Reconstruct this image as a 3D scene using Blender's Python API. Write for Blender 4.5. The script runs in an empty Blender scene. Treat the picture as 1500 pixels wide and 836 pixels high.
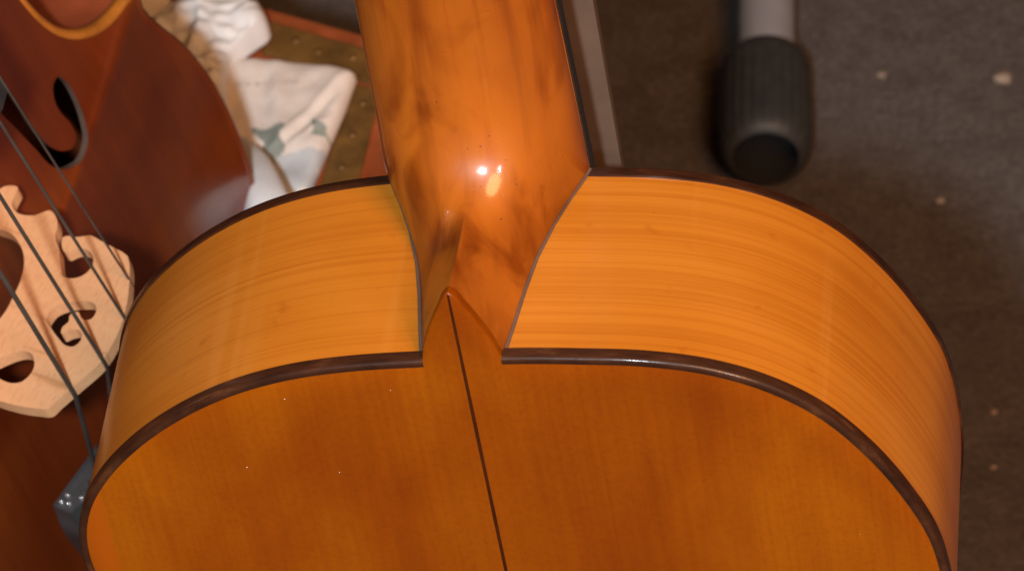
import bpy, bmesh, math, random
from mathutils import Vector, Matrix, noise
random.seed(7)
sc = bpy.context.scene
COL = sc.collection
FLOOR = 487.0                       # mm from the guitar's shoulder line down to the floor

def W(x, y, z):                     # guitar axes in mm (x across, y along the neck, z out of the back) -> world metres
    return Vector((x, -z, y + FLOOR)) / 1000

def Wd(x, y, z):
    return Vector((x, -z, y))

# ------------------------------------------------------------------ camera
cam_d = bpy.data.cameras.new('camera'); cam = bpy.data.objects.new('camera', cam_d); COL.objects.link(cam); sc.camera = cam
CR, CD, CV = Wd(.98461, -.14505, -.09747), Wd(-.03687, -.71761, .69547), Wd(-.17083, -.68117, -.71192)
CP = W(247.65, 938.81, 949.0)
m = Matrix.Identity(4)
for i in range(3):
    m[i][0], m[i][1], m[i][2], m[i][3] = CR[i], -CD[i], -CV[i], CP[i]
cam.matrix_world = m
cam_d.sensor_width = 36; cam_d.lens = 6547.4 / 1500 * 36; cam_d.clip_start = .05; cam_d.clip_end = 100
cam_d.dof.use_dof = True; cam_d.dof.focus_distance = 1.42; cam_d.dof.aperture_fstop = 24

# ------------------------------------------------------------------ light
wd = bpy.data.worlds.new('World'); sc.world = wd; wd.use_nodes = True
wd.node_tree.nodes['Background'].inputs[0].default_value = (1.0, .45, .20, 1)
wd.node_tree.nodes['Background'].inputs[1].default_value = .042

def area(name, loc, target, size, power, color):
    d = bpy.data.lights.new(name, 'AREA'); d.shape = 'DISK'; d.size = size; d.energy = power; d.color = color
    o = bpy.data.objects.new(name, d); COL.objects.link(o); o.location = loc
    o.rotation_euler = (Vector(target) - Vector(loc)).to_track_quat('-Z', 'Y').to_euler()
    return o
TGT = W(0, 0, -40)
area('flash_lamp', CP - CR * .13 + CD * .02, TGT, .075, 29, (.80, .93, 1.0))
area('second_flash_lamp', CP + CR * .42 + CD * .18, TGT, .08, 4.0, (.95, .97, 1.0))
area('warm_lamp', (.86, -.98, 1.80), TGT, .75, 39, (1.0, .48, .20))
sc.view_settings.view_transform = 'Standard'; sc.view_settings.look = 'None'
sc.view_settings.exposure = 0; sc.view_settings.gamma = 1

# ------------------------------------------------------------------ materials
def mat(name, rough=.5, coat=0, coat_rough=.1, base=(.5, .5, .5), metallic=0, spec=.5):
    M = bpy.data.materials.new(name); M.use_nodes = True
    b = M.node_tree.nodes['Principled BSDF']
    b.inputs['Base Color'].default_value = (*base, 1); b.inputs['Roughness'].default_value = rough
    b.inputs['Metallic'].default_value = metallic
    b.inputs['Coat Weight'].default_value = coat; b.inputs['Coat Roughness'].default_value = coat_rough
    b.inputs['Specular IOR Level'].default_value = spec
    return M

class N:                             # small node helper
    def __init__(s, M): s.t = M.node_tree; s.b = s.t.nodes['Principled BSDF']
    def new(s, ty, **kw):
        n = s.t.nodes.new(ty)
        for k, v in kw.items(): setattr(n, k, v)
        return n
    def link(s, a, b): s.t.links.new(a, b)
    def coord(s, scale=(1, 1, 1), rot=(0, 0, 0), out='Object', loc=(0, 0, 0)):
        c = s.new('ShaderNodeTexCoord'); mp = s.new('ShaderNodeMapping')
        mp.inputs['Scale'].default_value = scale; mp.inputs['Rotation'].default_value = rot; mp.inputs['Location'].default_value = loc
        s.link(c.outputs[out], mp.inputs[0]); return mp.outputs[0]
    def noise(s, vec, scale, detail=3, rough=.5, dist=0):
        n = s.new('ShaderNodeTexNoise'); n.inputs['Scale'].default_value = scale; n.inputs['Detail'].default_value = detail
        n.inputs['Roughness'].default_value = rough; n.inputs['Distortion'].default_value = dist
        s.link(vec, n.inputs['Vector']); return n.outputs['Fac']
    def ramp(s, fac, stops):
        r = s.new('ShaderNodeValToRGB'); e = r.color_ramp.elements
        while len(e) < len(stops): e.new(.5)
        for el, (p, c) in zip(e, stops): el.position = p; el.color = (*c, 1)
        s.link(fac, r.inputs[0]); return r.outputs[0]
    def mix(s, fac, a, b, blend='MIX'):
        x = s.new('ShaderNodeMix', data_type='RGBA', blend_type=blend)
        for v, i in ((fac, 0), (a, 6), (b, 7)):
            if hasattr(v, 'is_output'): s.link(v, x.inputs[i])
            else: x.inputs[i].default_value = v if i == 0 else (*v, 1)
        return x.outputs[2]
    def color(s, c): s.link(c, s.b.inputs['Base Color'])
    def bump(s, h, strength, dist=.001, coat=False):
        b = s.new('ShaderNodeBump'); b.inputs['Strength'].default_value = strength; b.inputs['Distance'].default_value = dist
        s.link(h, b.inputs['Height']); s.link(b.outputs[0], s.b.inputs['Normal'])
        if coat: s.link(b.outputs[0], s.b.inputs['Coat Normal'])
        return b

GREY = lambda v: (v, v, v)
# honey-coloured sides: fine straight grain along the rim
def side_material():
    M = mat('honey_side_wood', .42, .30, .18, spec=.2); n = N(M)
    g = n.noise(n.coord((.4, 150, 1), out='UV'), 1, 1.5, .4, .02)
    g4 = n.noise(n.coord((.5, 260, 1), out='UV', loc=(5, 2, 0)), 1, 1.5, .4, .02)
    fine = n.noise(n.coord((22, 1500, 1), out='UV'), 1, 2, .5)
    broad = n.noise(n.coord((9, 16, 1), out='UV'), 1, 3, .5, .5)
    blot = n.noise(n.coord((70, 80, 1), out='UV'), 1, 4, .6, .1)
    spk = n.noise(n.coord((420, 800, 1), out='UV'), 1, 2, .5)
    base = n.ramp(broad, [(.28, (.365, .108, .0070)), (.50, (.425, .140, .0115)), (.72, (.47, .168, .019))])
    L = [(.470, (1, 1, 1)), (.494, (.86, .77, .66)), (.506, (.86, .77, .66)), (.530, (1, 1, 1))]
    c = n.mix(.6, base, n.ramp(g, L), 'MULTIPLY'); c = n.mix(.45, c, n.ramp(g4, L), 'MULTIPLY')
    c = n.mix(.4, c, n.ramp(fine, [(.35, (.90, .86, .80)), (.65, (1, 1, 1))]), 'MULTIPLY')
    c = n.mix(.7, c, n.ramp(blot, [(.24, (.74, .60, .48)), (.36, (1, 1, 1))]), 'MULTIPLY')
    st = n.noise(n.coord((110, 5, 1), out='UV', loc=(2, 9, 0)), 1, 2, .4, .1)
    c = n.mix(n.ramp(st, [(.60, GREY(0)), (.70, GREY(.09))]), c, (.62, .30, .075))
    n.color(n.mix(.7, c, n.ramp(spk, [(.17, (.45, .32, .22)), (.23, (1, 1, 1))]), 'MULTIPLY'))
    n.bump(n.noise(n.coord((40, 700, 1), out='UV'), 1, 2), .10, .0004)
    return M
def back_material():
    M = mat('amber_back_wood', .45, .20, .22, spec=.1); n = N(M)
    g = n.noise(n.coord((620, 9, 620)), 1, 3, .55)
    b = n.noise(n.coord((14, 8, 14)), 1, 3, .5, .5)
    b2 = n.noise(n.coord((60, 9, 60), loc=(3, 1, 0)), 1, 3, .5, .2)
    fl = n.noise(n.coord((500, 500, 500)), 1, 3, .6)
    c = n.ramp(b, [(.32, (.172, .0320, .0002)), (.50, (.218, .0465, .0004)), (.68, (.270, .0690, .0007))])
    c = n.mix(.7, c, n.ramp(g, [(.36, (.90, .85, .80)), (.62, (1, 1, 1))]), 'MULTIPLY')
    c = n.mix(.55, c, n.ramp(b2, [(.35, (.88, .80, .72)), (.55, (1, 1, 1))]), 'MULTIPLY')
    c = n.mix(.5, c, n.ramp(fl, [(.30, (.82, .76, .7)), (.55, (1, 1, 1))]), 'MULTIPLY')
    # paler outer wing of the two-piece back, left of a joint
    sx = n.new('ShaderNodeSeparateXYZ'); n.link(n.coord(), sx.inputs[0])
    mr = n.new('ShaderNodeMapRange'); mr.inputs[1].default_value = -.1250; mr.inputs[2].default_value = -.1258; mr.inputs[3].default_value = 0; mr.inputs[4].default_value = .75
    n.link(sx.outputs[0], mr.inputs[0])
    n.color(n.mix(mr.outputs[0], c, (.30, .060, .0015)))
    n.bump(n.noise(n.coord((60, 25, 60)), 1, 3), .05, .001)
    return M
def neck_material():
    M = mat('neck_wood', .40, .55, .13, spec=.2); n = N(M)
    g = n.noise(n.coord((210, 5, 60), rot=(0, 0, .15)), 1, 4, .55, .2)
    b = n.noise(n.coord((36, 4.5, 20), rot=(0, 0, .17)), 1, 3, .5, .25)
    f = n.noise(n.coord((62, 26, 40), rot=(0, 0, -.55)), 1, 3, .5, .7)
    sm = n.noise(n.coord((38, 26, 38), loc=(7, 2, 0)), 1, 4, .6, .6)
    c = n.ramp(b, [(.30, (.120, .019, .0005)), (.44, (.205, .042, .0014)), (.56, (.265, .064, .0028)), (.70, (.300, .054, .0032))])
    c = n.mix(.85, c, n.ramp(g, [(.34, (.60, .47, .38)), (.47, (.95, .93, .90)), (.7, (1, 1, 1))]), 'MULTIPLY')
    c = n.mix(.7, c, n.ramp(sm, [(.30, (.62, .48, .38)), (.46, (1, 1, 1)), (.66, (1, 1, 1)), (.8, (1, .96, .9))]), 'MULTIPLY')
    sx = n.new('ShaderNodeSeparateXYZ'); n.link(n.coord(), sx.inputs[0])
    mr = n.new('ShaderNodeMapRange'); mr.inputs[1].default_value = .585; mr.inputs[2].default_value = .52; mr.inputs[3].default_value = .05; mr.inputs[4].default_value = .9
    n.link(sx.outputs[1], mr.inputs[0])
    heel = n.mix(.5, c, (.47, .135, .014))
    c = n.mix(mr.outputs[0], c, n.mix(.9, heel, n.ramp(f, [(.32, (.42, .29, .20)), (.50, (.93, .90, .86)), (.62, (1, 1, 1))]), 'MULTIPLY'))
    n.color(c)
    h = n.noise(n.coord((420, 420, 420)), 1, 3, .6)
    h2 = n.ramp(n.noise(n.coord((240, 240, 240)), 1, 2), [(.27, GREY(0)), (.36, GREY(1))])
    n.bump(n.mix(.3, h2, h), .13, .0006, coat=True)
    return M
def binding_material():
    M = mat('dark_brown_binding', .5, .30, .13, spec=.15); n = N(M)
    g = n.noise(n.coord((60, 60, 300)), 1, 4, .65)
    n.color(n.ramp(g, [(.35, (.020, .006, .0025)), (.58, (.040, .013, .005)), (.78, (.085, .030, .010))]))
    n.bump(n.noise(n.coord((200, 200, 200)), 1, 3), .10, .0005, coat=True)
    return M
def plain(name, base, rough=.5, coat=0, cr=.15, var=.25, scale=60, metallic=0, bump=.1, bscale=300, bd=.0005):
    M = mat(name, rough, coat, cr, base, metallic); n = N(M)
    k = n.noise(n.coord(), scale, 4, .6)
    lo = tuple(c * (1 - var) for c in base); hi = tuple(min(1, c * (1 + var)) for c in base)
    n.color(n.ramp(k, [(.32, lo), (.68, hi)]))
    if bump: n.bump(n.noise(n.coord(), bscale, 3), bump, bd)
    return M
M_side, M_back, M_neck, M_bind = side_material(), back_material(), neck_material(), binding_material()
M_seam = plain('seam_inlay', (.040, .009, .002), .8, bump=0)
M_seam.node_tree.nodes['Principled BSDF'].inputs['Specular IOR Level'].default_value = .05
M_glue = plain('glue_line', (.10, .065, .05), .25, .6, .12)
M_ebony = plain('black_fingerboard', (.012, .010, .009), .45)
M_spruce = plain('soundboard_wood', (.55, .30, .10), .4, .3)
M_steel = plain('string_steel', (.30, .28, .25), .35, metallic=.8, bump=0)
M_post = plain('taupe_post', (.090, .056, .038), .55, var=.12)
M_dust = mat('dust', .9, base=(.8, .74, .62))
M_dent = mat('dent', .6, base=(.05, .015, .006))

def floor_material():
    M = mat('floor_covering', .85, base=(.1, .1, .1), spec=.25); n = N(M)
    a = n.noise(n.coord(), 300, 5, .75); b = n.noise(n.coord(), 60, 4, .6); d = n.noise(n.coord(), 5, 3, .5)
    c = n.ramp(a, [(.30, (.062, .051, .046)), (.50, (.102, .087, .079)), (.72, (.155, .135, .122))])
    c = n.mix(.8, c, n.ramp(b, [(.35, (.72, .68, .66)), (.6, (1, 1, 1))]), 'MULTIPLY')
    n.color(n.mix(.5, c, n.ramp(d, [(.35, (.8, .76, .74)), (.65, (1, 1, 1))]), 'MULTIPLY'))
    n.bump(a, .6, .002)
    return M
M_floor = floor_material()

def cello_material():
    M = mat('red_brown_varnish', .30, .8, .12); n = N(M)
    g = n.noise(n.coord((160, 5, 30)), 1, 4, .6)
    b = n.noise(n.coord((9, 9, 9)), 1, 3, .55, .6)
    c = n.ramp(b, [(.32, (.125, .0155, .0028)), (.52, (.185, .0270, .0045)), (.72, (.27, .052, .007))])
    n.color(n.mix(.6, c, n.ramp(g, [(.35, (.72, .68, .66)), (.6, (1, 1, 1))]), 'MULTIPLY'))
    n.bump(n.noise(n.coord((30, 30, 30)), 1, 3), .12, .002, coat=True)
    return M
M_cello = cello_material()
M_rib = plain('cello_rib_varnish', (.30, .062, .022), .3, .8, .12, var=.25, scale=30)
M_worn_lit = plain('worn_lit_edge', (.46, .135, .016), .4, .4, .2, var=.25, scale=90)  # colour holds both worn varnish and the flash-lit rim of the waist
M_fwall = plain('bare_f_hole_edge', (.10, .065, .05), .6)
M_dark = plain('cello_inside', (.03, .015, .008), .8)
def bridge_material():
    M = mat('maple_bridge', .55); n = N(M)
    g = n.noise(n.coord((16, 130, 40), rot=(0, 0, -.12)), 1, 3, .55)
    f = n.noise(n.coord((260, 900, 900)), 1, 2, .6)
    s = n.noise(n.coord((170, 14, 40), rot=(0, 0, -.10)), 1, 2, .5)
    c = n.ramp(s, [(.30, (.46, .20, .075)), (.39, (.72, .365, .175)), (.7, (.76, .40, .20))])
    n.color(n.mix(.3, c, n.ramp(f, [(.36, (.70, .58, .46)), (.5, (1, 1, 1))]), 'MULTIPLY'))
    return M
M_bridge = bridge_material()

# ------------------------------------------------------------------ object helpers
def tag(o, label=None, cat=None, group=None, kind=None):
    for k, v in (('label', label), ('category', cat), ('group', group), ('kind', kind)):
        if v: o[k] = v
    return o
def empty(name, M=None, loc=None):
    o = bpy.data.objects.new(name, None); COL.objects.link(o); o.empty_display_size = .02
    if M is not None: o.matrix_world = M
    elif loc is not None: o.location = loc
    return o
def build(name, V, F, material, parent=None, smooth=True, uv=None, S=.001, auto=None):
    me = bpy.data.meshes.new(name); me.from_pydata([Vector(v) * S for v in V], [], F); me.update()
    bm = bmesh.new(); bm.from_mesh(me)
    if uv is None: bmesh.ops.remove_doubles(bm, verts=bm.verts, dist=1e-6)
    bmesh.ops.recalc_face_normals(bm, faces=bm.faces); bm.to_mesh(me); bm.free()
    for p in me.polygons: p.use_smooth = smooth
    if uv is not None:
        l = me.uv_layers.new(name='UVMap')
        for lp in me.loops: l.data[lp.index].uv = uv[lp.vertex_index]
    if auto:
        me.set_sharp_from_angle(angle=math.radians(auto))
    for mm in (material if isinstance(material, (list, tuple)) else [material]): me.materials.append(mm)
    o = bpy.data.objects.new(name, me); COL.objects.link(o)
    if parent is not None: o.parent = parent
    return o
def catmull(P, step=2.0, closed=False):
    out = []; n = len(P)
    for i in range(n if closed else n - 1):
        g = (lambda k: P[k % n]) if closed else (lambda k: P[max(0, min(n - 1, k))])
        p0, p1, p2, p3 = (Vector(g(i + k)) for k in (-1, 0, 1, 2))
        d = max(1e-6, (p2 - p1).length); k = max(1, int(d / step))
        # centripetal-like tangents
        a = max(1e-6, (p1 - p0).length); c = max(1e-6, (p3 - p2).length)
        m1 = ((p2 - p1) / d * a + (p1 - p0) / a * d) / (a + d) * d if (p1 - p0).length > 0 else (p2 - p1)
        m2 = ((p3 - p2) / c * d + (p2 - p1) / d * c) / (c + d) * d if (p3 - p2).length > 0 else (p2 - p1)
        for j in range(k):
            t = j / k; t2, t3 = t * t, t ** 3
            out.append(p1 * (2 * t3 - 3 * t2 + 1) + m1 * (t3 - 2 * t2 + t) + p2 * (3 * t2 - 2 * t3) + m2 * (t3 - t2))
    if not closed: out.append(Vector(P[-1]))
    return out
def normals2(P, closed=False):
    n = len(P); out = []
    for i in range(n):
        a = P[(i - 1) % n] if closed or i > 0 else P[i]; b = P[(i + 1) % n] if closed or i < n - 1 else P[i]
        t = (b - a).normalized(); out.append(Vector((t.y, -t.x)))
    return out
def grid_faces(nr, nc, close_c=False, base=0):
    F = []
    for r in range(nr - 1):
        for c in range(nc if close_c else nc - 1):
            c2 = (c + 1) % nc
            F.append((base + r * nc + c, base + r * nc + c2, base + (r + 1) * nc + c2, base + (r + 1) * nc + c))
    return F
def sweep2(name, P, prof, material, parent, closed=False, sign=1, to3=None, auto=35):
    """sweep a profile (outward offset, depth) along a plane outline"""
    Nn = normals2(P, closed); V = []; k = len(prof)
    for p, n in zip(P, Nn):
        for o, z in prof:
            q = p + n * o * sign; V.append((q.x, q.y, z) if to3 is None else to3(q, z))
    F = grid_faces(len(P), k, True)
    if closed: F += [((len(P) - 1) * k + c, (len(P) - 1) * k + (c + 1) % k, (c + 1) % k, c) for c in range(k)]
    else: F += [tuple(range(k)), tuple(reversed(range((len(P) - 1) * k, len(P) * k)))]
    return build(name, V, F, material, parent, auto=auto)
def tube(name, P, rad, material, parent=None, n=10, S=.001, smooth=True):
    P = [Vector(p) for p in P]; V = []; up = Vector((0, 0, 1))
    R = rad if isinstance(rad, (list, tuple)) else [rad] * len(P)
    for i, p in enumerate(P):
        t = (P[min(i + 1, len(P) - 1)] - P[max(i - 1, 0)]).normalized()
        a = t.cross(up); a = a.normalized() if a.length > 1e-3 else t.cross(Vector((1, 0, 0))).normalized(); b = t.cross(a)
        for k in range(n):
            w = 2 * math.pi * k / n; V.append(p + (a * math.cos(w) + b * math.sin(w)) * R[i])
    F = grid_faces(len(P), n, True) + [tuple(range(n)), tuple(range((len(P) - 1) * n, len(P) * n))]
    return build(name, V, F, material, parent, smooth, S=S, auto=50)
def box(name, lo, hi, material, parent=None, bevel=1.0, S=.001):
    bm = bmesh.new(); bmesh.ops.create_cube(bm, size=1)
    for v in bm.verts: v.co = Vector([lo[i] + (v.co[i] + .5) * (hi[i] - lo[i]) for i in range(3)])
    if bevel: bmesh.ops.bevel(bm, geom=bm.edges[:], offset=bevel, segments=2, affect='EDGES', profile=.6)
    V = [v.co.copy() for v in bm.verts]; F = [tuple(v.index for v in f.verts) for f in bm.faces]; bm.free()
    return build(name, V, F, material, parent, S=S, auto=35)

# ------------------------------------------------------------------ the setting
me_floor = build('floor', [(-6, -6, 0), (6, -6, 0), (6, 6, 0), (-6, 6, 0)], [(0, 1, 2, 3)], M_floor, S=1, smooth=False)
tag(me_floor, kind='structure', label='dark grey-brown gritty floor')

# ------------------------------------------------------------------ guitar (local axes: x across, y up the neck, z out of the back; mm)
GT = empty('guitar', Matrix.Rotation(math.radians(90), 4, 'X'))
tag(GT, 'honey-coloured acoustic guitar seen from behind, dark binding and pointed neck heel', 'guitar')
D = 84.0; H0 = FLOOR
def g(x, y, z): return (x, y + H0, z)
RO = [(0, 0), (18, 0), (36, -1.1), (55, -2.9), (75.1, -7.6), (90, -14.4), (106.2, -26.8), (119.2, -43.8), (130, -64.6), (136.8, -83.9),
      (139.4, -103), (139.8, -122), (137, -148), (128, -188), (122, -218), (128, -252), (150, -292), (174, -330), (184, -370), (178, -410), (155, -449), (110, -476), (52, -486), (0, -487)]
LO = [(0, 0), (-18, 0), (-36, -.8), (-55, -3.5), (-76, -10.2), (-95.3, -20.8), (-111, -33.2), (-123.1, -46.4), (-131, -59), (-135.2, -71.5),
      (-136.4, -82), (-135.8, -93), (-131.5, -116), (-121, -160), (-117, -208), (-123, -248), (-146, -290), (-170, -330), (-180, -370), (-175, -410), (-153, -449), (-110, -476), (-52, -486), (0, -487)]
oR = catmull(RO, 2.5); oL = catmull(LO, 2.5)

def side(name, P, parent):
    zs = [0, -8, -20, -34, -48, -62, -74, -D]; V = []; U = []; s = 0
    for i, p in enumerate(P):
        if i: s += (p - P[i - 1]).length
        for z in zs: V.append(g(p.x, p.y, z)); U.append((s / 1000 + (0 if P is oR else 3.7), z / 1000 + (0 if P is oR else .3)))
    return build(name, V, grid_faces(len(P), len(zs)), M_side, parent, uv=U)
sR = side('side_panel', oR, GT); sL = side('side_panel', oL, GT)

# back plate with the pointed button over the heel
def full_outline(step=2.5):
    btn = [(12.2, .6), (10.6, 6.5), (7.8, 14), (4.2, 22), (1.2, 27.6), (0, 28.6), (-1.2, 27.6), (-4.4, 22), (-8.2, 14), (-11, 6.5), (-12.4, .6)]
    b = catmull(btn, 1.2)
    r = [p for p in oR if p.x > 14 or p.y < -300]; l = [p for p in oL if p.x < -14 or p.y < -300]
    return b + list(reversed(l))[0:0] + l[:-1] + list(reversed(r))
OUT = full_outline()
def plate(name, O, zt, zb, dome, material, parent, cen=(0, -240), nr=22):
    c = Vector(cen); V = [g(c.x, c.y, zt + dome)]; F = []; n = len(O)
    rs = [(k + 1) / nr for k in range(nr)]
    rs = rs[:-1] + [.996, .9985, 1.0]
    for k, r in enumerate(rs):
        z = zt + dome * (1 - min(1, r / .996) ** 2) - (.25 if k == len(rs) - 2 else 0) - (.9 if k == len(rs) - 1 else 0)
        for p in O: q = c + (p - c) * r; V.append(g(q.x, q.y, z))
    for p in O: V.append(g(p.x, p.y, zb))
    rows = len(rs) + 1
    F += grid_faces(rows, n, True, 1)
    F += [(0, 1 + (i + 1) % n, 1 + i) for i in range(n)]
    V.append(g(c.x, c.y, zb)); last = len(V) - 1; b0 = 1 + (rows - 1) * n
    F += [(last, b0 + i, b0 + (i + 1) % n) for i in range(n)]
    return build(name, V, F, material, parent, auto=50)
bp = plate('back_plate', OUT, 0, -3.2, 2.2, M_back, GT)
sb_out = [p.copy() for p in oR[:-1]] + [p.copy() for p in reversed(oL)][:-1]
plate('soundboard', sb_out, -D + .2, -D - 1.2, 0, M_spruce, GT, nr=4)
# dark seam inlay down the middle of the back
V = []; ys = [28.0 - i * 8 for i in range(64)]
for y in ys:
    r = max(0, min(1, abs(y + 240) / 268)); z = 2.2 * (1 - r * r) + .12
    w = .42 + .1 * noise.noise((y * .05, 0, 0)) if y > 0 else .55 + .1 * noise.noise((y * .05, 0, 0))
    V += [g(-w, y, z), g(w, y, z)]
build('seam_inlay', V, grid_faces(len(ys), 2), M_seam, bp)

# bindings
def cut(P, x0): return [p for p in P if abs(p.x) >= x0 or p.y < -300]
pb = [(-2.0, -.5), (-2.0, .30), (-1.1, .62), (-.2, .55), (.45, .1), (.75, -.7), (.8, -4.0), (-.3, -4.0)]
pf = [(-2.0, -D - 1.3), (-.2, -D - 1.5), (.5, -D - 1.1), (.75, -D - .4), (.8, -D + 2.7), (-.3, -D + 2.7)]
def to3(q, z): return g(q.x, q.y, z)
def binding_curve(P, s):
    p0 = Vector((12.2 * s, .15)); return [p0] + cut(P, 14)
for P, s in ((oR, 1), (oL, -1)):
    Q = binding_curve(P, s)
    sweep2('back_binding', Q, pb, M_bind, GT, sign=-s, to3=to3)
    sweep2('front_binding', [Vector((31.5 * s, -.6))] + cut(P, 33), pf, M_bind, GT, sign=-s, to3=to3)

# heel and neck: one carved piece; sections run from the body joint round the keel to the other joint
JZ = [(0, 12.3), (-5, 13.2), (-15, 14.6), (-29, 16.4), (-44, 18.9), (-51.8, 21), (-58.6, 22.8), (-70, 26.8), (-78, 30), (-84, 32.2)]
def jw(z):
    for (a, wa), (b, wb) in zip(JZ, JZ[1:]):
        if z >= b: t = (z - a) / (b - a); return wa + (wb - wa) * t
    return JZ[-1][1]
# rows: boundary (half width, y, z), centre (y, z), section exponent
rows = []
K = [  # boundary z or y, centre y, centre z, exponent
    ('z', -2.6, 28.0, -2.6, 1.12), ('z', -8, 27.2, -8, 1.10), ('z', -16, 25.9, -16, 1.10), ('z', -26, 24.2, -25, 1.12), ('z', -36, 23.0, -33.5, 1.18),
    ('z', -46, 22.8, -40.5, 1.42), ('z', -56, 24.0, -46, 1.85), ('z', -66, 27.0, -51, 2.25), ('z', -75, 31.5, -55.2, 2.4), ('z', -81, 37, -58.2, 2.4),
    ('y', .5, 43, -60.4, 2.35), ('y', 8, 51, -62.2, 2.3), ('y', 20, 60, -63.4, 2.2), ('y', 36, 70, -64.2, 2.2), ('y', 56, 84, -64.8, 2.2), ('y', 80, 102, -65.2, 2.2),
    ('y', 120, 132, -65.8, 2.2), ('y', 170, 175, -66.6, 2.2), ('y', 240, 241, -67.6, 2.2), ('y', 320, 320, -68.6, 2.2)]
ctrl = []
for ty, b, cy, cz, e in K:
    if ty == 'z': ctrl.append((jw(b), -.4, b, cy, cz, e))
    else: ctrl.append((32.2 - 2.3 * b / 90 * .9, b, -D, cy, cz, e))
dense = []
for i in range(len(ctrl) - 1):
    for j in range(4):
        t = j / 4
        p = [Vector(ctrl[max(0, min(len(ctrl) - 1, i + k))] + (0,) * 0) for k in (-1, 0, 1, 2)]
        q = .5 * ((2 * p[1]) + (p[2] - p[0]) * t + (2 * p[0] - 5 * p[1] + 4 * p[2] - p[3]) * t * t + (3 * p[1] - p[0] - 3 * p[2] + p[3]) * t ** 3)
        dense.append(q)
dense.append(Vector(ctrl[-1]))
V = []; NC = 49
for q in dense:
    hw, by, bz, cy, cz, e = q
    for k in range(NC):
        a = math.pi * k / (NC - 1); co, si = math.cos(a), math.sin(a)
        cx = -math.copysign(abs(co) ** (2 / e), co); sy = max(0, si) ** (2 / e)
        V.append(g(hw * cx, by + (cy - by) * sy, bz + (cz - bz) * sy))
neck = build('neck', V, grid_faces(len(dense), NC), M_neck, GT, auto=60)
# flat front of the neck, fingerboard, head
build('neck_front', [g(-32.2, 0, -D + .1), g(32.2, 0, -D + .1), g(26, 320, -D + .1), g(-26, 320, -D + .1)], [(0, 1, 2, 3)], M_neck, neck, smooth=False)
def prism(name, poly, z0, z1, material, parent, fn=g, bevel=.4):
    n = len(poly); V = [fn(x, y, z0) for x, y in poly] + [fn(x, y, z1) for x, y in poly]
    F = [tuple(range(n)), tuple(range(2 * n - 1, n - 1, -1))] + [(i, (i + 1) % n, n + (i + 1) % n, n + i) for i in range(n)]
    o = build(name, V, F, material, parent, smooth=False)
    if bevel:
        b = o.modifiers.new('bevel', 'BEVEL'); b.width = bevel / 1000; b.segments = 2; b.limit_method = 'ANGLE'
    return o
prism('fingerboard', [(-32.4, -190), (32.4, -190), (32.4, 0), (26.2, 330), (-26.2, 330), (-32.4, 0)], -D - 1.6, -D - 8, M_ebony, GT)
prism('head', [(-26, 330), (26, 330), (36, 350), (37, 500), (20, 512), (-20, 512), (-37, 500), (-36, 350)], -D + 14, -D - 4, M_neck, GT)
for s in range(6):
    x0, x1 = (s - 2.5) * 10.5, (s - 2.5) * 8.4
    tube('string', [g(x0, -330, -D - 10), g(x1, 330, -D - 11)], .45, M_steel, GT, n=6)
prism('bridge', [(-95, -318), (95, -318), (95, -345), (-95, -345)], -D - 1.3, -D - 9, M_ebony, GT)
# dark glue line where heel and sides meet
for s in (-1, 1):
    tube('joint_line', [g(s * (jw(z) + .1), .25, z) for z in [-.4 - i * (D - .8) / 40 for i in range(41)]], [.62] * 36 + [.7] * 5, M_glue, GT, n=8)

# ------------------------------------------------------------------ upright post behind the neck
PT = box('stand_post', (20, 0, 0), (34.6, 6, 1120), M_post, None, bevel=.6)
PT.location = (.6/1000, .120, 0)
tag(PT, 'narrow taupe-brown upright strip along the right edge of the guitar neck', 'post')

# ------------------------------------------------------------------ cello (local axes: x towards its treble side, y up its neck, z out of the top; mm)
CB = 340.0
cX, cY, cZ = Wd(.46168, .1664, -.8713), Wd(-.1164, .98512, .12646), Wd(.87937, .04304, .47418)
cO = W(-239.65, -145.26, -200.49) - cY * CB / 1000
Mc = Matrix.Identity(4)
for i in range(3): Mc[i][0], Mc[i][1], Mc[i][2], Mc[i][3] = cX[i], cY[i], cZ[i], cO[i]
CE = empty('cello', Mc)
tag(CE, 'dark red-brown varnished cello with pale wooden bridge, standing left of the guitar', 'cello')
def c3(x, y, z): return (x, y + CB, z)
low = [(0, -322), (60, -313), (106, -286), (132, -240), (147, -200), (157, -166), (163.2, -140), (166.4, -116), (166.4, -88), (161, -55), (154, -34), (151.6, -24), (153.4, -14)]
cbt = [(153.4, -14), (148, -13), (142, -13.4), (130, -10.6), (120, -3.4), (112.4, 7), (107.6, 20), (104.8, 34), (103, 60), (104.5, 88), (109, 108), (118, 124)]
upp = [(118, 124), (124, 134), (126, 150), (134, 190), (142, 230), (146, 270), (138, 320), (112, 362), (66, 392), (30, 402), (0, 404)]
hl, hc, hu = catmull(low, 4), catmull(cbt, 2.5), catmull(upp, 5)
half = hl[:-1] + hc[:-1] + hu
CO = half[:-1] + [Vector((-p.x, p.y)) for p in reversed(half)][:-1]
EZ = -21.0
cc = Vector((0, -60))
def arch(r): return EZ + 21 * (1 - r ** 1.7) if r < .93 else EZ + 21 * (1 - .93 ** 1.7) * max(0, (1 - r) / .07) ** .8 - .3
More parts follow.
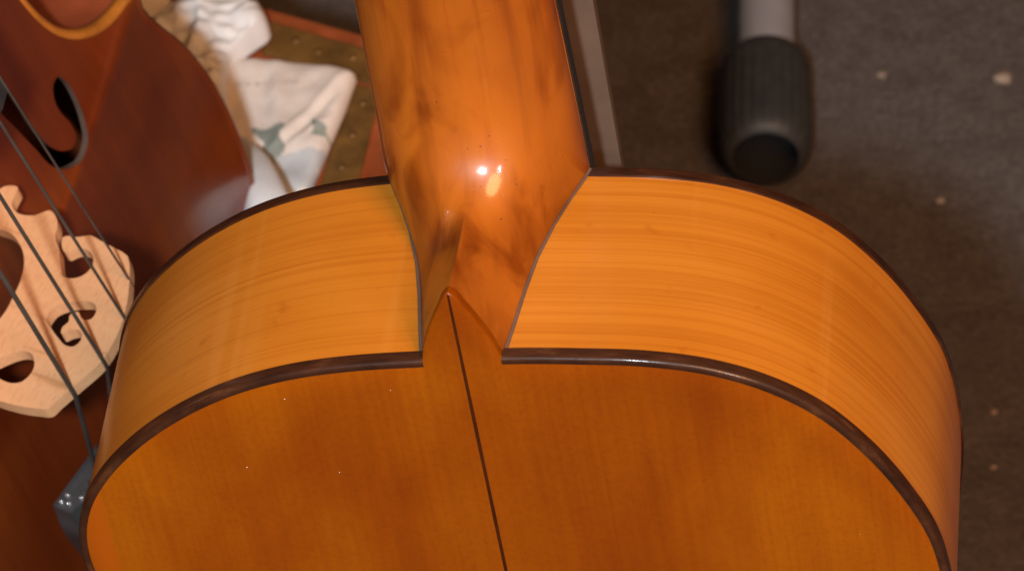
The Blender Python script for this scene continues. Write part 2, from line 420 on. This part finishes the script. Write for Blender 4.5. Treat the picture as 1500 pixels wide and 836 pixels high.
def top_plate():
    n = len(CO); rs = [.04, .12, .2, .28, .36, .44, .52, .6, .67, .74, .8, .85, .89, .92, .95, .975, 1.0]
    V = [c3(cc.x, cc.y, 0)]
    for r in rs:
        for p in CO: q = cc + (p - cc) * r; V.append(c3(q.x, q.y, arch(r)))
    for r in reversed(rs):
        for p in CO: q = cc + (p - cc) * r; V.append(c3(q.x, q.y, arch(r) - 2.8))
    V.append(c3(cc.x, cc.y, -5)); R = 2 * len(rs)
    F = grid_faces(R, n, True, 1) + [(0, 1 + (i + 1) % n, 1 + i) for i in range(n)]
    b = 1 + (R - 1) * n; F += [(len(V) - 1, b + i, b + (i + 1) % n) for i in range(n)]
    return build('top_plate', V, F, M_cello, CE, auto=50)
tp = top_plate()
FH = [(71, 62), (72.2, 34), (74, 12), (75, -5), (77, -18), (80.5, -24.5), (86, -28), (89.6, -26.5), (91, -21), (90.2, -13.8), (91.2, -7.5), (95, -3.4), (98.6, -3.6), (100.9, -9),
      (100.6, -16), (98.4, -23.5), (95, -29), (90, -32.6), (84, -33.8), (77.4, -31), (73, -25), (70, -11), (67, 4), (63.4, 19), (60, 40), (57, 62), (54, 80), (46, 92), (38, 88), (38, 78), (44, 74), (47, 82), (52, 80), (58, 76), (66, 78)]
FH = [(71, 62), (72.2, 34), (74, 12), (75, -5), (77, -18), (80.5, -24.5), (86, -28), (89.6, -26.5), (91, -21), (90.2, -13.8), (91.2, -7.5), (95, -3.4), (98.6, -3.6), (100.9, -9),
      (100.6, -16), (98.4, -23.5), (95, -29), (90, -32.6), (84, -33.8), (77.4, -31), (73, -25), (70, -11), (67, 4), (63.4, 19), (60.5, 40), (59, 62), (56, 76), (48, 84), (42, 80), (43, 72), (37, 74), (37, 88), (48, 95), (62, 90), (68, 80)]
fo = catmull(FH, 1.6, True)
cutters = []
for s in (1, -1):
    n = len(fo); V = [c3(p.x * s, p.y, z) for z in (-45, 12) for p in fo]
    F = [tuple(range(n)), tuple(range(2 * n - 1, n - 1, -1))] + [(i, (i + 1) % n, n + (i + 1) % n, n + i) for i in range(n)]
    cutters.append(build('f_cutter', V, F, M_fwall, CE, smooth=False))
for k in cutters:
    b = tp.modifiers.new('f', 'BOOLEAN'); b.object = k; b.operation = 'DIFFERENCE'; b.solver = 'EXACT'; b.material_mode = 'TRANSFER'
bpy.context.view_layer.update()
ev = tp.evaluated_get(bpy.context.evaluated_depsgraph_get()); nm = bpy.data.meshes.new_from_object(ev)
tp.modifiers.clear(); tp.data = nm
for k in cutters: bpy.data.objects.remove(k)
# ribs, back and edges
Nn = normals2(CO, True); rib = [p - n * 3.2 for p, n in zip(CO, Nn)]
V = [c3(p.x, p.y, z) for z in (EZ - 4.5, -60, -95, -128) for p in rib]
build('ribs', V, grid_faces(4, len(CO), True), M_rib, CE, auto=40)
n = len(CO); V = [c3(p.x, p.y, -128) for p in CO] + [c3(p.x, p.y, -132) for p in CO] + [c3(cc.x, cc.y, -128), c3(cc.x, cc.y, -146)]
F = [(i, (i + 1) % n, n + (i + 1) % n, n + i) for i in range(n)] + [(2 * n, (i + 1) % n, i) for i in range(n)] + [(2 * n + 1, n + i, n + (i + 1) % n) for i in range(n)]
build('back_plate', V, F, M_rib, CE, auto=40)
pe = [(-3.4, EZ - 1.0), (-2.4, EZ + .5), (-.6, EZ + .7), (.6, EZ - .4), (1.0, EZ - 2.5), (.6, EZ - 4.8), (-1.2, EZ - 5.5)]
def to3c(q, z): return c3(q.x, q.y, z)
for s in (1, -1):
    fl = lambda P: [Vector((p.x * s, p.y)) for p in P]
    e = sweep2('edge', fl(hc), pe, M_worn_lit, CE, sign=s, to3=to3c, auto=60); e['label'] = 'worn edge of the cello waist, its lit orange put into the colour'
    sweep2('edge', fl(hl), pe, M_cello, CE, sign=s, to3=to3c, auto=60)
    sweep2('edge', fl(hu), pe, M_cello, CE, sign=s, to3=to3c, auto=60)
# bridge: a cut plate with real thickness
T_leg = [(26.5, 0), (45, 0), (46, 4), (38.5, 7), (35.8, 11), (36.8, 19), (40.9, 24), (39.4, 27.6), (36.1, 31), (31.4, 33.3), (27.1, 38.2), (20.5, 44)]
T_kid = [(16.8, 48.2), (17.3, 51.8), (19.9, 55.0), (24.8, 55.8), (27.9, 54.2), (29.9, 51.3), (30.5, 48.0), (29.1, 44.4), (26.6, 42.4)]
T_up = [(31.0, 36.8), (31.8, 36.4), (32.6, 36.9), (33.9, 41.4), (36.2, 45.8), (36.6, 46.6), (36.5, 47.4), (35.2, 56), (33.7, 65.4), (33.4, 66.3), (32.8, 67.0)]
top = [(22.3, 75.0), (9.3, 81.8), (0, 84.6), (-9.9, 85.6), (-22, 82.6), (-31, 80.0), (-35.0, 79.0), (-35.4, 78.6)]
mir = lambda P, dz: [(-x - 1.0, z + dz) for x, z in reversed(P)]
arch_in = [(-28, 0), (-30, 7), (-29.6, 15), (-27, 22), (-22, 28.5), (-15, 33.4), (-7.9, 35.9), (2.8, 34.6), (8.4, 33.2), (13.7, 31), (19.5, 27), (23.7, 21.8), (26.7, 14.8), (26.8, 8)]
B_up = [(-36.5, 75), (-38.5, 64), (-38.2, 52), (-35.2, 45.5), (-33.4, 41.5)]
B_kid = [(-29, 47), (-30.7, 53), (-30.5, 59), (-29, 61.6), (-25.5, 62.9), (-21.7, 62.4), (-19.1, 60.6), (-16.9, 57.5), (-17, 54), (-19, 50.8), (-22, 48)]
B_leg = mir([(45, 0), (46, 4), (38.5, 7), (35.8, 11), (36.8, 19), (40.9, 24), (39.4, 27.6), (36.1, 31), (31.4, 35)], 0)
bo = T_leg + T_kid + T_up + top + B_up + B_kid + [(-28, 43)] + list(B_leg) + arch_in
heart = [(-1.7, 53.5), (2.9, 53.1), (6.7, 56.2), (9.6, 61.3), (10.8, 65.7), (9.3, 69), (7.1, 70.3), (4.4, 70.3), (3, 68.1), (3.7, 65.6), (5.2, 63.6), (4.4, 61.7), (2.6, 61.3), (.3, 62.6), (-2.7, 61.8), (-5.3, 63.2),
         (-3, 65.3), (-1.6, 68.2), (-2.7, 70.9), (-5.5, 72.3), (-8.5, 71.3), (-9.2, 68.5), (-7.4, 63.3), (-4.7, 58)]
def cut_plate(name, loops, thick, material, parent, Mloc):
    cu = bpy.data.curves.new(name, 'CURVE'); cu.dimensions = '2D'; cu.fill_mode = 'BOTH'; cu.extrude = thick / 2000; cu.bevel_depth = 0
    for L in loops:
        sp = cu.splines.new('POLY'); sp.points.add(len(L) - 1); sp.use_cyclic_u = True
        for pt, (x, y) in zip(sp.points, L): pt.co = (x / 1000, y / 1000, 0, 1)
    t = bpy.data.objects.new('tmp', cu); COL.objects.link(t); bpy.context.view_layer.update()
    me = bpy.data.meshes.new_from_object(t.evaluated_get(bpy.context.evaluated_depsgraph_get())); bpy.data.objects.remove(t)
    me.materials.clear(); me.materials.append(material); me.name = name
    o = bpy.data.objects.new(name, me); COL.objects.link(o); o.parent = parent; o.matrix_local = Mloc
    return o
BT = 5.0
Mb = Matrix(((1, 0, 0, 0), (0, 0, -1, (CB - BT / 2) / 1000), (0, 1, 0, 0), (0, 0, 0, 1)))
cut_plate('bridge', [catmull(bo, 1.2, True) and [tuple(p) for p in catmull([Vector(q) for q in bo], 1.0, True)], [tuple(p) for p in catmull(heart, .8, True)]], BT, M_bridge, CE, Mb)
# fingerboard, neck, strings, tailpiece
def c_prism(name, poly, z0, z1, material, dz=0):
    return prism(name, poly, z0, z1, material, CE, fn=lambda x, y, z: c3(x, y, z + dz * (y - 95) / 100), bevel=.8)
M_fb = plain('worn_black_fingerboard', (.035, .035, .038), .4)
V = []
for y, hw, zt in ((97, 27, 66), (250, 23, 55), (420, 18, 43), (640, 13, 30)):
    for k in range(9):
        a = -1 + k / 4; V.append(c3(hw * a, y, zt - 7 * a * a))
    for k in range(9):
        a = 1 - k / 4; V.append(c3(hw * a, y, zt - 7 - 8))
build('fingerboard', V, grid_faces(4, 18, True) + [tuple(range(18)), tuple(range(54, 72))], M_fb, CE, auto=40)
tube('neck', [c3(0, 395, 2), c3(0, 430, 18), c3(0, 520, 22), c3(0, 660, 12), c3(0, 800, -25)], [22, 17, 14, 14, 9], M_rib, CE, n=16)
SB = [(24.6, 73.3, 17, .45), (9.2, 82.3, 6, .6), (-9.8, 86.0, -6, .75), (-24.8, 82.2, -17, .95)]
M_str = plain('wound_string', (.14, .125, .11), .4, metallic=.7, bump=0)
for x, z, xt, r in SB:
    tube('string', [c3(x * .42, 640, 33), c3(x, -1, z), c3(x, -BT + 1, z), c3(xt, -88, 52)], r, M_str, CE, n=8)
M_tail = plain('tailpiece_grey', (.05, .052, .056), .4, .2, var=.3)
M_tmetal = plain('tuner_metal', (.13, .13, .13), .4, metallic=.6, bump=0)
V = []
for y, hw, zt in ((-84, 31, 54), (-92, 33, 55), (-104, 32, 52), (-160, 22, 42), (-240, 13, 30), (-300, 10, 22)):
    for k in range(7):
        a = -1 + k / 3; V.append(c3(hw * a, y, zt - 5 * a * a))
    for k in range(7):
        a = 1 - k / 3; V.append(c3(hw * a, y, zt - 14))
build('tailpiece', V, grid_faces(6, 14, True) + [tuple(range(14)), tuple(range(70, 84))], M_tail, CE, auto=40)
M_red = mat('red_silk_winding', .6, base=(.35, .01, .05))
for x, z, xt, r in SB:
    tu = box('fine_tuner', c3(xt - 5, -112, 50), tuple(Vector(c3(xt + 5, -88, 58))), M_tmetal, CE, bevel=1.5)
    tube('screw', [c3(xt, -104, 56), c3(xt, -104, 66), c3(xt, -104, 68)], [3.2, 3.6, 2.4], M_tmetal, tu, n=12)
    tube('silk_winding', [c3(xt, -88, 52.2), c3(xt + (x - xt) * .25, -72, 58)], r + .4, M_red, CE, n=8)
M_glint = mat('screw_glint', .2, base=(.8, .78, .75), metallic=.9)  # small bright heads added as the white glints on the tailpiece end
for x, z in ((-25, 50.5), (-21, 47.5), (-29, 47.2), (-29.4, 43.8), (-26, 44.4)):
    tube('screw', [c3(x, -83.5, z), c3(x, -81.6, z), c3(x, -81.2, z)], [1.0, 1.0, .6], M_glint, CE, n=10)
tube('grub_screw', [c3(-22, -83, 51), c3(-22, -78, 51)], 2.2, M_tmetal, CE, n=10)
for y0, y1, k in ((-82.5, -90, 0), (-118, -123, 1)):
    V = [];
    for y in (y0, y1):
        hw = 31.5 if k == 0 else 29.5; zt = 54.8 if k == 0 else 50.8
        for q in range(7):
            a = -1 + q / 3; V.append(c3(hw * a * 1.02, y, zt - 5 * a * a + .5))
        for q in range(7):
            a = 1 - q / 3; V.append(c3(hw * a * 1.02, y, zt - 12))
    build('tailpiece_band', V, grid_faces(2, 14, True) + [tuple(range(14)), tuple(range(14, 28))], M_tmetal if k == 0 else M_ebony, CE, auto=40)
tube('endpin', [c3(0, -318, -75), c3(0, -340, -75)], 6, M_steel, CE, n=12)

# ------------------------------------------------------------------ trunk on the floor behind (world axes through W)
TY = -300  # trunk, strap and cloth points: image pixels scaled about the camera to this height
TK = empty('trunk', loc=W(-120, -FLOOR, -470))
tag(TK, 'red-brown trunk with olive riveted straps, behind the left edge of the guitar neck', 'trunk')
def par(o, p):
    o.parent = p; bpy.context.view_layer.update(); o.matrix_parent_inverse = p.matrix_world.inverted(); return o
M_leather = plain('red_brown_leather', (.30, .070, .020), .5, .2, .3, var=.3, scale=50)
M_olive = plain('olive_metal_strap', (.165, .082, .020), .5, var=.4, scale=70, metallic=.2)
M_rivet = plain('rivet_metal', (.19, .10, .032), .4, metallic=.5, bump=0)
A = Vector((-205, -527)); Bq = Vector((-135, -495)); u = (Bq - A).normalized(); v = Vector((-u.y, u.x))   # x, z plane (z grows towards the camera)
def tp3(a, b, h): q = A + u * a + v * b; return W(q.x, h, q.y)
def tbox(name, a0, a1, b0, b1, h0, h1, material, bevel=1.5, parent=TK):
    bm = bmesh.new(); bmesh.ops.create_cube(bm, size=1)
    for vv in bm.verts:
        c = vv.co; vv.co = tp3(a0 + (c.x + .5) * (a1 - a0), b0 + (c.y + .5) * (b1 - b0), h0 + (c.z + .5) * (h1 - h0))
    bmesh.ops.bevel(bm, geom=bm.edges[:], offset=bevel / 1000, segments=3, affect='EDGES')
    V = [x.co.copy() for x in bm.verts]; F = [tuple(x.index for x in f.verts) for f in bm.faces]; bm.free()
    return par(build(name, V, F, material, None, S=1, auto=40), parent)
tbox('trunk_body', -30, 160, 0, 84, -FLOOR, TY - 60, M_leather, 4)
lid = tbox('lid', -31, 161, -1, 85, TY - 58, TY, M_leather, 5)
def strap(poly, h0, h1):
    n = len(poly); V = [W(x, h0, z) for x, z in poly] + [W(x, h1, z) for x, z in poly]
    F = [tuple(range(n)), tuple(range(2 * n - 1, n - 1, -1))] + [(i, (i + 1) % n, n + (i + 1) % n, n + i) for i in range(n)]
    o = build('strap', V, F, M_olive, None, S=1, smooth=False); b = o.modifiers.new('bevel', 'BEVEL'); b.width = .0008; b.segments = 2
    return par(o, TK)
strap([(-191, -518.5), (-110, -481), (-107, -459), (-188, -496)], TY - .5, TY + 2.2)
strap([(-146, -474.5), (-132, -468.5), (-135, -402), (-151, -408)], TY - .5, TY + 1.8)
def rivet(x, z, r=2.4):
    bm = bmesh.new(); bmesh.ops.create_uvsphere(bm, u_segments=14, v_segments=8, radius=r / 1000, matrix=Matrix.Translation(W(x, TY + 2, z)) @ Matrix.Diagonal((1, 1, .5, 1)))
    V = [x.co.copy() for x in bm.verts]; F = [tuple(x.index for x in f.verts) for f in bm.faces]; bm.free()
    par(build('rivet', V, F, M_rivet, None, S=1), TK)
for x, z in ((-174, -503), (-163, -495), (-147, -490), (-133, -486), (-139, -460), (-141, -440), (-143, -420), (-120, -475)): rivet(x, z, 1.9)

# ------------------------------------------------------------------ cloths
def cloth_mat(name, base, var=.08):
    M = mat(name, .9, base=base, spec=.2); n = N(M)
    k = n.noise(n.coord(), 40, 4, .6); lo = tuple(c * (1 - var) for c in base)
    n.color(n.ramp(k, [(.35, lo), (.65, base)])); n.bump(n.noise(n.coord(), 900, 2), .3, .0006)
    b = n.b; b.inputs['Subsurface Weight'].default_value = 0
    return M
M_cream = cloth_mat('cream_canvas', (.82, .73, .66)); M_white = cloth_mat('white_cotton', (.84, .82, .81)); M_beige = cloth_mat('beige_lining', (.84, .75, .64))
M_green = cloth_mat('grey_green_print', (.34, .38, .34), .3); M_grey = cloth_mat('blue_grey_area', (.58, .60, .62), .12)  # blue-grey covers an area at the near end of the sack
def inpoly(p, L):
    r = False; j = len(L) - 1
    for i in range(len(L)):
        if (L[i][1] > p[1]) != (L[j][1] > p[1]) and p[0] < (L[j][0] - L[i][0]) * (p[1] - L[i][1]) / (L[j][1] - L[i][1]) + L[i][0]: r = not r
        j = i
    return r
def cushion(name, outl, cen, y0, H, fold, mats, regions=(), nr=34, edge=.35):
    O = catmull([Vector(p) for p in outl], 1.5, True); c = Vector(cen); n = len(O); V = []
    def hgt(r, q): return y0 + H * (1 - r ** 12) ** .55 + fold(q) * (1 - r ** 12)
    V.append(W(c.x, hgt(0, c), c.y))
    for k in range(1, nr + 1):
        r = k / nr
        for p in O: q = c + (p - c) * r; V.append(W(q.x, hgt(r, q), q.y))
    for p in O: V.append(W(p.x * .98 + c.x * .02, y0 - 1.5, p.y * .98 + c.y * .02))
    V.append(W(c.x, y0 - 1.5, c.y))
    F = grid_faces(nr + 1, n, True, 1) + [(0, 1 + (i + 1) % n, 1 + i) for i in range(n)]
    b = 1 + nr * n; F += [(len(V) - 1, b + i, b + (i + 1) % n) for i in range(n)]
    o = build(name, V, F, mats, None, S=1)
    for p in o.data.polygons:
        ce = p.center; q = (ce.x * 1000, -ce.y * 1000)
        w = (q[0] + 2.5 * noise.noise((q[0] * .15, q[1] * .15, 3)), q[1] + 2.5 * noise.noise((q[0] * .15, q[1] * .15, 9)))
        for L, mi in regions:
            if inpoly(w, L): p.material_index = mi
    return o
def fold_sack(q):
    a = 2.2 * noise.noise((q.x * .05, q.y * .05, 1)) + 0.9 * noise.noise((q.x * .13, q.y * .09, 5)) + .3 * (1 - abs(noise.noise((q.x * .16, q.y * .12, 2)))) 
    k = q.x + 158 + (q.y + 450) * .55
    a += 0.8 * math.exp(-(k / 2.6) ** 2) - 1.0 * math.exp(-((k - 5) / 2.6) ** 2) + .7 * math.exp(-((q.x + 152 + (q.y + 440) * .9) / 2) ** 2)
    a += 1.4 * math.exp(-((q.x + 170 - (q.y + 430) * .15) / 4.0) ** 2)
    return a
sack = cushion('canvas_sack', [(-200, -486), (-180, -485), (-160, -481), (-144, -475), (-142.5, -473.5), (-142.8, -471), (-145, -453), (-148.5, -432), (-152, -411), (-155, -398), (-165, -393), (-190, -400), (-199, -453)], (-172, -440), TY + 4, 6.5, fold_sack,
               [M_cream, M_green, M_grey], [([(-183, -436), (-169, -437), (-166, -412), (-172, -409), (-176, -424)], 1), ([(-157, -441), (-151, -436), (-149, -430), (-155, -431)], 1), ([(-171, -418), (-150, -424), (-152, -404), (-160, -396), (-168, -400)], 2)])
tag(sack, 'cream canvas sack with grey-green print lying on the trunk', 'sack')
M_stitch = cloth_mat('brown_stitching', (.60, .50, .43))
for i in range(7):
    x = -192 + i * 4.2; z = -463.5 + .25 * math.sin(i)
    par(build('stitch', [W(x - 1.2, TY + 12.6, z - 1.2), W(x + 1.0, TY + 12.6, z - 1.0), W(x + 1.2, TY + 12.0, z + 1.2), W(x - 1.0, TY + 12.0, z + 1.0)], [(0, 1, 2, 3)], M_stitch, None, S=1), sack)
def fold_white(q):
    w = q.x * .8 + q.y * .35
    r1 = 1 - abs(noise.noise((w * .055, q.y * .03, 4))); r2 = 1 - abs(noise.noise((q.x * .09, q.y * .12, 14)))
    return 6 * r1 ** 2 + 2 * r2 ** 2 + 2 * noise.noise((q.x * .16, q.y * .16, 7)) - 6
wc = cushion('white_cloth', [(-232, -512), (-208, -524), (-188, -512), (-184, -498), (-189, -492), (-197, -480), (-197, -468), (-191, -434), (-182, -408), (-190, -405), (-200, -425), (-222, -455), (-236, -480)], (-207, -474), TY + 8, 15, fold_white, [M_white])
tag(wc, 'crumpled bright white cotton cloth heaped above the cello edge', 'cloth')
bc = cushion('beige_cloth', [(-262, -520), (-236, -530), (-227, -515), (-216, -490), (-212, -474), (-217, -468), (-235, -478), (-255, -498)], (-234, -496), TY + 2, 16, lambda q: 3 * noise.noise((q.x * .06, q.y * .06, 8)), [M_beige])
tag(bc, 'beige cloth under the white cloth along the cello edge', 'cloth')
# soft white wad bunched against the lower side of the cello
path = catmull([Vector(p) for p in ((-186, -288, -428), (-177, -276, -408), (-170, -270, -392), (-165, -266, -376), (-160, -266, -358), (-155, -278, -342), (-154, -305, -336))], 2.5)
V = []; NCW = 26
for i, p in enumerate(path):
    t = i / (len(path) - 1); r = 3 + 13 * min(1, t * 1.3) ** 1.4
    tg = (path[min(i + 1, len(path) - 1)] - path[max(0, i - 1)]).normalized(); a = Vector((1, 0, .25)).normalized(); a = (a - tg * a.dot(tg)).normalized(); b = tg.cross(a)
    for k in range(NCW):
        w = 2 * math.pi * k / NCW; rr = r * (1 + .14 * noise.noise((math.cos(w) * 1.6, math.sin(w) * 1.6, i * .06)) + .05 * math.sin(3 * w + i * .1))
        q = p + (a * math.cos(w) * .85 + b * math.sin(w) * .55) * rr; V.append(W(*q))
wad = build('cloth_wad', V, grid_faces(len(path), NCW, True) + [tuple(range(NCW)), tuple(range(len(V) - NCW, len(V)))], M_white, None, S=1)
tag(wad, 'small bunched white cloth tucked between the cello side and the sack', 'cloth')

# ------------------------------------------------------------------ stand leg on the floor
SL = empty('tubular_stand', loc=W(10, -FLOOR, -620))
tag(SL, 'grey metal stand leg ending in a black ribbed rubber foot on the floor', 'stand')
M_tube = plain('grey_tube', (.34, .34, .36), .35, .2, var=.05, metallic=.3, bump=0)
M_rubber = plain('black_rubber', (.026, .024, .022), .6, var=.2, scale=120)
ax = Vector((-.055, 0, -1)).normalized(); sd = Vector((1, 0, -.055)).normalized(); o0 = Vector((9.0, -FLOOR + 23, -597))
def ring(d, r, n=72, ribs=0):
    out = []
    for k in range(n):
        w = 2 * math.pi * k / n; rr = r - (ribs if k % 3 < 1 else 0)
        q = o0 + ax * d + sd * math.cos(w) * rr + Vector((0, 1, 0)) * math.sin(w) * rr; out.append(W(*q))
    return out
prof = [(16, .1), (16, 13.6), (1.5, 14.6), (0, 15.6), (.6, 17.5), (3, 20.0), (7, 21.4), (13, 21.9), (28, 21.8), (46, 21.4), (58, 21.0), (63, 20.6), (66, 19.2), (67, 14)]
V = [];
for i, (d, r) in enumerate(prof): V += ring(d, r, ribs=1.1 if 6 <= i <= 10 else 0)
M_bore = mat('shaded_bore', .9, base=(.011, .010, .009), spec=.2)  # shade inside the recess painted as a darker rubber colour
rf = par(build('rubber_foot', V[72 * 3:], grid_faces(len(prof) - 3, 72, True), M_rubber, None, S=1, auto=50), SL)
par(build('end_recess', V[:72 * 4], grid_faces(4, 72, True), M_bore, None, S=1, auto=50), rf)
V = []
for d in (60, 420): V += ring(d, 13.6)
par(build('tube', V, grid_faces(2, 72, True) + [tuple(range(72, 144))], M_tube, None, S=1, auto=50), SL)

# ------------------------------------------------------------------ crumbs on the floor, dust and dents on the guitar
M_crumb = plain('pale_crumb', (.25, .19, .145), .8, var=.3, scale=400)
def lump(name, p, r, material, parent=None, squash=.5, seed=0):
    bm = bmesh.new(); bmesh.ops.create_icosphere(bm, subdivisions=2, radius=r)
    for vv in bm.verts:
        k = 1 + .45 * noise.noise(vv.co.normalized() * 1.6 + Vector((seed, seed * .7, 0))); vv.co = Vector((vv.co.x * k, vv.co.y * k * .8, vv.co.z * k * squash))
        vv.co += p
    V = [x.co.copy() for x in bm.verts]; F = [tuple(x.index for x in f.verts) for f in bm.faces]; bm.free()
    return build(name, V, F, material, parent, S=1)
CR_ = [(117, -671, 5.0, 'largest pale crumb on the floor, near the top right corner'), (58, -678, 2.4, 'small pale crumb on the floor right of the grey stand leg'),
       (89, -587, 2.6, 'pale crumb on the floor in the guitar shadow below the rubber foot'), (117, -448, 2.0, 'pale crumb on the floor beside the right side of the guitar, upper of two'),
       (117.5, -414, 1.6, 'pale crumb on the floor beside the right side of the guitar, lower of two')]
for i, (x, z, r, lab) in enumerate(CR_):
    o = lump('crumb', W(x, -FLOOR + r * .3, z), r / 1000, M_crumb, seed=i * 3.1); tag(o, lab, 'crumb', 'pale crumbs on the floor')
V = []; F = []
for i in range(110):
    x = random.uniform(-60, 170); z = random.uniform(-760, -350); r = random.choice([.3, .4, .5, .6, .8]) ; b = len(V)
    for dx, dy, dz in ((r, 0, 0), (-r * .5, 0, r * .8), (-r * .6, 0, -r * .7), (0, r * 1.1, 0)): V.append(W(x + dx, -FLOOR + .1 + dy, z + dz))
    F += [(b, b + 1, b + 3), (b + 1, b + 2, b + 3), (b + 2, b, b + 3), (b, b + 2, b + 1)]
gr = build('grit', V, F, M_crumb, None, S=1, smooth=False); tag(gr, 'fine pale grit scattered over the dark floor', 'grit', kind='stuff')

def specks(name, pts, material, parent):
    V = []; F = []
    for x, y, z, r in pts:
        b = len(V); V += [g(x + r, y, z), g(x - r, y, z), g(x, y + r, z), g(x, y - r, z), g(x, y, z + r), g(x, y, z - r)]
        F += [(b + i, b + j, b + k) for i in (0, 1) for j in (2, 3) for k in (4, 5)]
    o = build(name, V, F, material, parent, smooth=True); o['kind'] = 'stuff'; return o
dust = [(-57.5, -13, .9, .22), (-75, -42.5, 1.0, .22), (-46, -46, 1.1, .18), (-24, -11, .6, .16)]
dust += [(random.uniform(-110, 125), random.uniform(-110, -35), 1.6, random.uniform(.06, .10)) for _ in range(5)]
specks('dust', dust, M_dust, GT)
V = []; F = []
for x, y, z, w, h in ((10, 17, -44, .9, .35), (15, 23, -53, .3, .7), (5, 35, -58, .5, .6), (1, 35, -57, .35, .4), (8, 38, -59, .6, .3), (10, 28, -54, .35, .35), (13, 31, -55, .3, .5), (-7, 50, -62, .3, .9), (4, 24, -51, .25, .4)):
    ok, co, no, _ = neck.closest_point_on_mesh(Vector(g(x, y, z)) / 1000)
    a = no.cross(Vector((0, 1, 0))).normalized(); b = no.cross(a); co = co * 1000 + no * .04; k = len(V)
    V += [co + (a * math.cos(t) * w + b * math.sin(t) * h) * (.45 + .25 * random.random()) for t in [i * math.pi / 4 for i in range(8)]]; F.append(tuple(range(k, k + 8)))
o = build('dent', V, F, M_dent, neck, smooth=False); o['kind'] = 'stuff'
